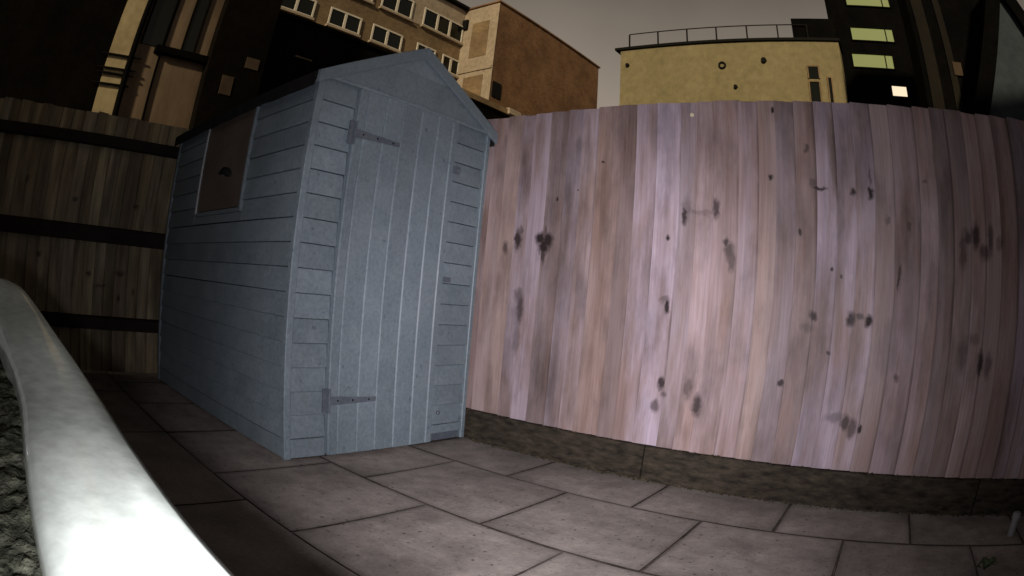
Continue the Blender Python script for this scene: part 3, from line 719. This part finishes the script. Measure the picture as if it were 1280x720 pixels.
for k in range(16):
    a, b = 2 * math.pi * k / 16, 2 * math.pi * (k + 1) / 16
    m.hexa([(x_ + .11 * math.cos(a), -.08, z_ + .11 * math.sin(a)), (x_ + .18 * math.cos(a), -.08, z_ + .18 * math.sin(a)), (x_ + .18 * math.cos(a), -.002, z_ + .18 * math.sin(a)), (x_ + .11 * math.cos(a), -.002, z_ + .11 * math.sin(a)),
            (x_ + .11 * math.cos(b), -.08, z_ + .11 * math.sin(b)), (x_ + .18 * math.cos(b), -.08, z_ + .18 * math.sin(b)), (x_ + .18 * math.cos(b), -.002, z_ + .18 * math.sin(b)), (x_ + .11 * math.cos(b), -.002, z_ + .11 * math.sin(b))])
m.build('vent_ring', M['metal_black'], yb_)
for (pa, pb) in (((1010, 84), (1024, 99)), ((1012, 103), (1027, 135)), ((1035, 98), (1043, 135))):
    x0_, z0_ = loc(*pa, Py, yd); x1_, z1_ = loc(*pb, Py, yd)
    w = empty('window', (0, 0, 0)); w.parent = yb_
    MB().box(x0_, x1_, -.03, -.004, z1_, z0_).build('pane', M['glass_dark'], w)
    f = MB(); f.box(x0_ - .06, x0_, -.07, -.002, z1_, z0_); f.box(x1_, x1_ + .06, -.07, -.002, z1_, z0_); f.box(x0_ - .06, x1_ + .06, -.07, -.002, z0_, z0_ + .06); f.build('window_frame', M['facade'], w)

# --- black stair tower with lit band windows
Pw = Vector((13.4, 20.15, 0)); tw = empty('stair_tower', Pw, math.atan2(yd.y, yd.x)); tag(tw, 'black stair tower with greenish lit band windows and one bright room window', 'building')
x0_ = loc(1041, 60, Pw, yd)[0]; x1_ = loc(1142, 60, Pw, yd)[0]; x2_ = loc(1188, 90, Pw, yd)[0]
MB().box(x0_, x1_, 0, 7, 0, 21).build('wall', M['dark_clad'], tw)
MB().box(x1_ + .003, x2_, .25, 7, 0, 20.6).build('side_wall', M['mid_clad'], tw)
for (px) in (1150, 1160, 1172): 
    q = loc(px, 60, Pw, yd)[0]; MB().box(q - .05, q + .05, .12, .248, 0, 20.5).build('fin', M['dark_clad'], tw)
for (tl, br) in (((1055, -8), (1112, 12)), ((1063, 37), (1117, 52)), ((1065, 70), (1117, 85))):
    xa, za = loc(*tl, Pw, yd); xb, zb = loc(*br, Pw, yd); zm = (za + zb) / 2; hh = .33
    w = empty('window', (0, 0, 0)); w.parent = tw
    MB().box(xa, xb, -.02, -.004, zm - hh, zm + hh).build('pane', M['lit_green'], w)
    f = MB(); f.box(xa - .06, xb + .06, -.08, -.003, zm - hh - .06, zm - hh); f.box(xa - .06, xb + .06, -.08, -.003, zm + hh, zm + hh + .06); f.box(xa - .06, xa, -.08, -.003, zm - hh, zm + hh); f.box(xb, xb + .06, -.08, -.003, zm - hh, zm + hh)
    f.box(xb - .42, xb - .36, -.06, -.021, zm - hh, zm + hh)
    f.build('window_frame', M['dark_clad'], w)
xa, za = loc(1114, 108, Pw, yd); xb, zb = loc(1134, 122, Pw, yd)
w = empty('window', (0, 0, 0)); w.parent = tw
MB().box(xa, xb, -.02, -.004, zb, za).build('pane', M['lit_warm'], w)
f = MB(); f.box(xa - .06, xa, -.07, -.003, zb - .06, za + .06); f.box(xb, xb + .06, -.07, -.003, zb - .06, za + .06); f.box(xa, xb, -.07, -.003, za, za + .06); f.box(xa, xb, -.07, -.003, zb - .06, zb); f.build('window_frame', M['dark_clad'], w)

# --- steep blue-grey gable with black barge boards, far right
Pg = Vector((10.2, 8.2, 0)); gb = empty('gabled_building', Pg, math.atan2(yd.y, yd.x)); tag(gb, 'steep blue grey gable with thick black barge boards', 'building')
A = loc(1246, -6, Pg, yd); B = loc(1209, 150, Pg, yd); C_ = loc(1290, 130, Pg, yd)
half = max(C_[0] - A[0], A[0] - B[0])
lx, rx, bz = B[0], A[0] + half * 1.05, B[1] - 1.0
MB().prism([(lx, 0), (rx, 0), (rx, bz), (A[0], A[1]), (lx, bz)], 0, 5).build('wall', M['blue_grey'], gb)
def barge(xa, za, xb, zb, wd_):
    m = MB(); m.hexa([(xa, -.25, za - wd_ * .1), (xb, -.25, zb - wd_ * .1), (xb, 5.1, zb - wd_ * .1), (xa, 5.1, za - wd_ * .1), (xa, -.25, za + wd_), (xb, -.25, zb + wd_), (xb, 5.1, zb + wd_), (xa, 5.1, za + wd_)]); return m
barge(lx - .5, bz - 1.5, A[0], A[1], 1.1).build('roof_slope', M['dark_clad'], gb)
barge(A[0], A[1], rx + .5, bz - 1.0, .9).build('roof_slope', M['dark_clad'], gb)
# dark row between tower and gable
Pr = Vector((9.6, 11.0, 0)); rwb = empty('dark_terrace', Pr, math.atan2(yd.y, yd.x)); tag(rwb, 'unlit dark terrace wall between the stair tower and the blue grey gable', 'building')
xa = loc(1150, 80, Pr, yd)[0]; xb = loc(1250, 5, Pr, yd)[0]
MB().box(xa, xb + .1, 0, 3, 0, 14).build('wall', M['dark_clad'], rwb)
for (pa, pb) in ((1158, 1172), (1186, 1194)):
    q0, q1 = loc(pa, 90, Pr, yd)[0], loc(pb, 90, Pr, yd)[0]; MB().box(q0, q1, -.05, -.003, 0, 13.8).build('wall_panel', M['mid_clad'], rwb)
x_, z_ = loc(1196, 88, Pr, yd); MB().box(x_ - .15, x_ + .15, -.09, -.052, z_ - .2, z_ + .2).build('blind_window', M['dim_tan'], rwb)

# ------------------------------------------------------------------ unseen house added behind the camera to keep sky and sun off the yard
hs = empty('shade_house', Vector((0, -3.4, 0)), 0); tag(hs, 'unseen red brick house added behind the camera to shade the yard', 'building')
MB().box(-9, 9, -6, 0, 0, 9.9).build('wall', M['house'], hs)
MB().box(-9.1, 9.1, -6.1, .1, 9.903, 10.1).build('parapet', M['stone'], hs)
for x0_, z0_ in ((-3.2, 4.1), (1.6, 4.1), (-3.2, 7.0), (1.6, 7.0), (-3.2, 1.0)):
    w = empty('window', (0, 0, 0)); w.parent = hs
    MB().box(x0_, x0_ + 1.3, .004, .02, z0_, z0_ + 1.3).build('pane', M['glass_dark'], w)
    f = MB(); f.box(x0_ - .07, x0_, .002, .06, z0_ - .07, z0_ + 1.37); f.box(x0_ + 1.3, x0_ + 1.37, .002, .06, z0_ - .07, z0_ + 1.37); f.box(x0_, x0_ + 1.3, .002, .06, z0_ - .07, z0_); f.box(x0_, x0_ + 1.3, .002, .06, z0_ + 1.3, z0_ + 1.37); f.box(x0_ + .62, x0_ + .68, .021, .055, z0_, z0_ + 1.3)
    f.build('window_frame', M['white_frame'], w)
dr = MB().box(1.8, 2.7, .004, .05, .02, 2.05).build('door', M['shed'], hs); 
MB().tube([(2.6, .05, 1.0), (2.6, .09, 1.0)], .02, 8).build('handle', M['metal_black'], dr)
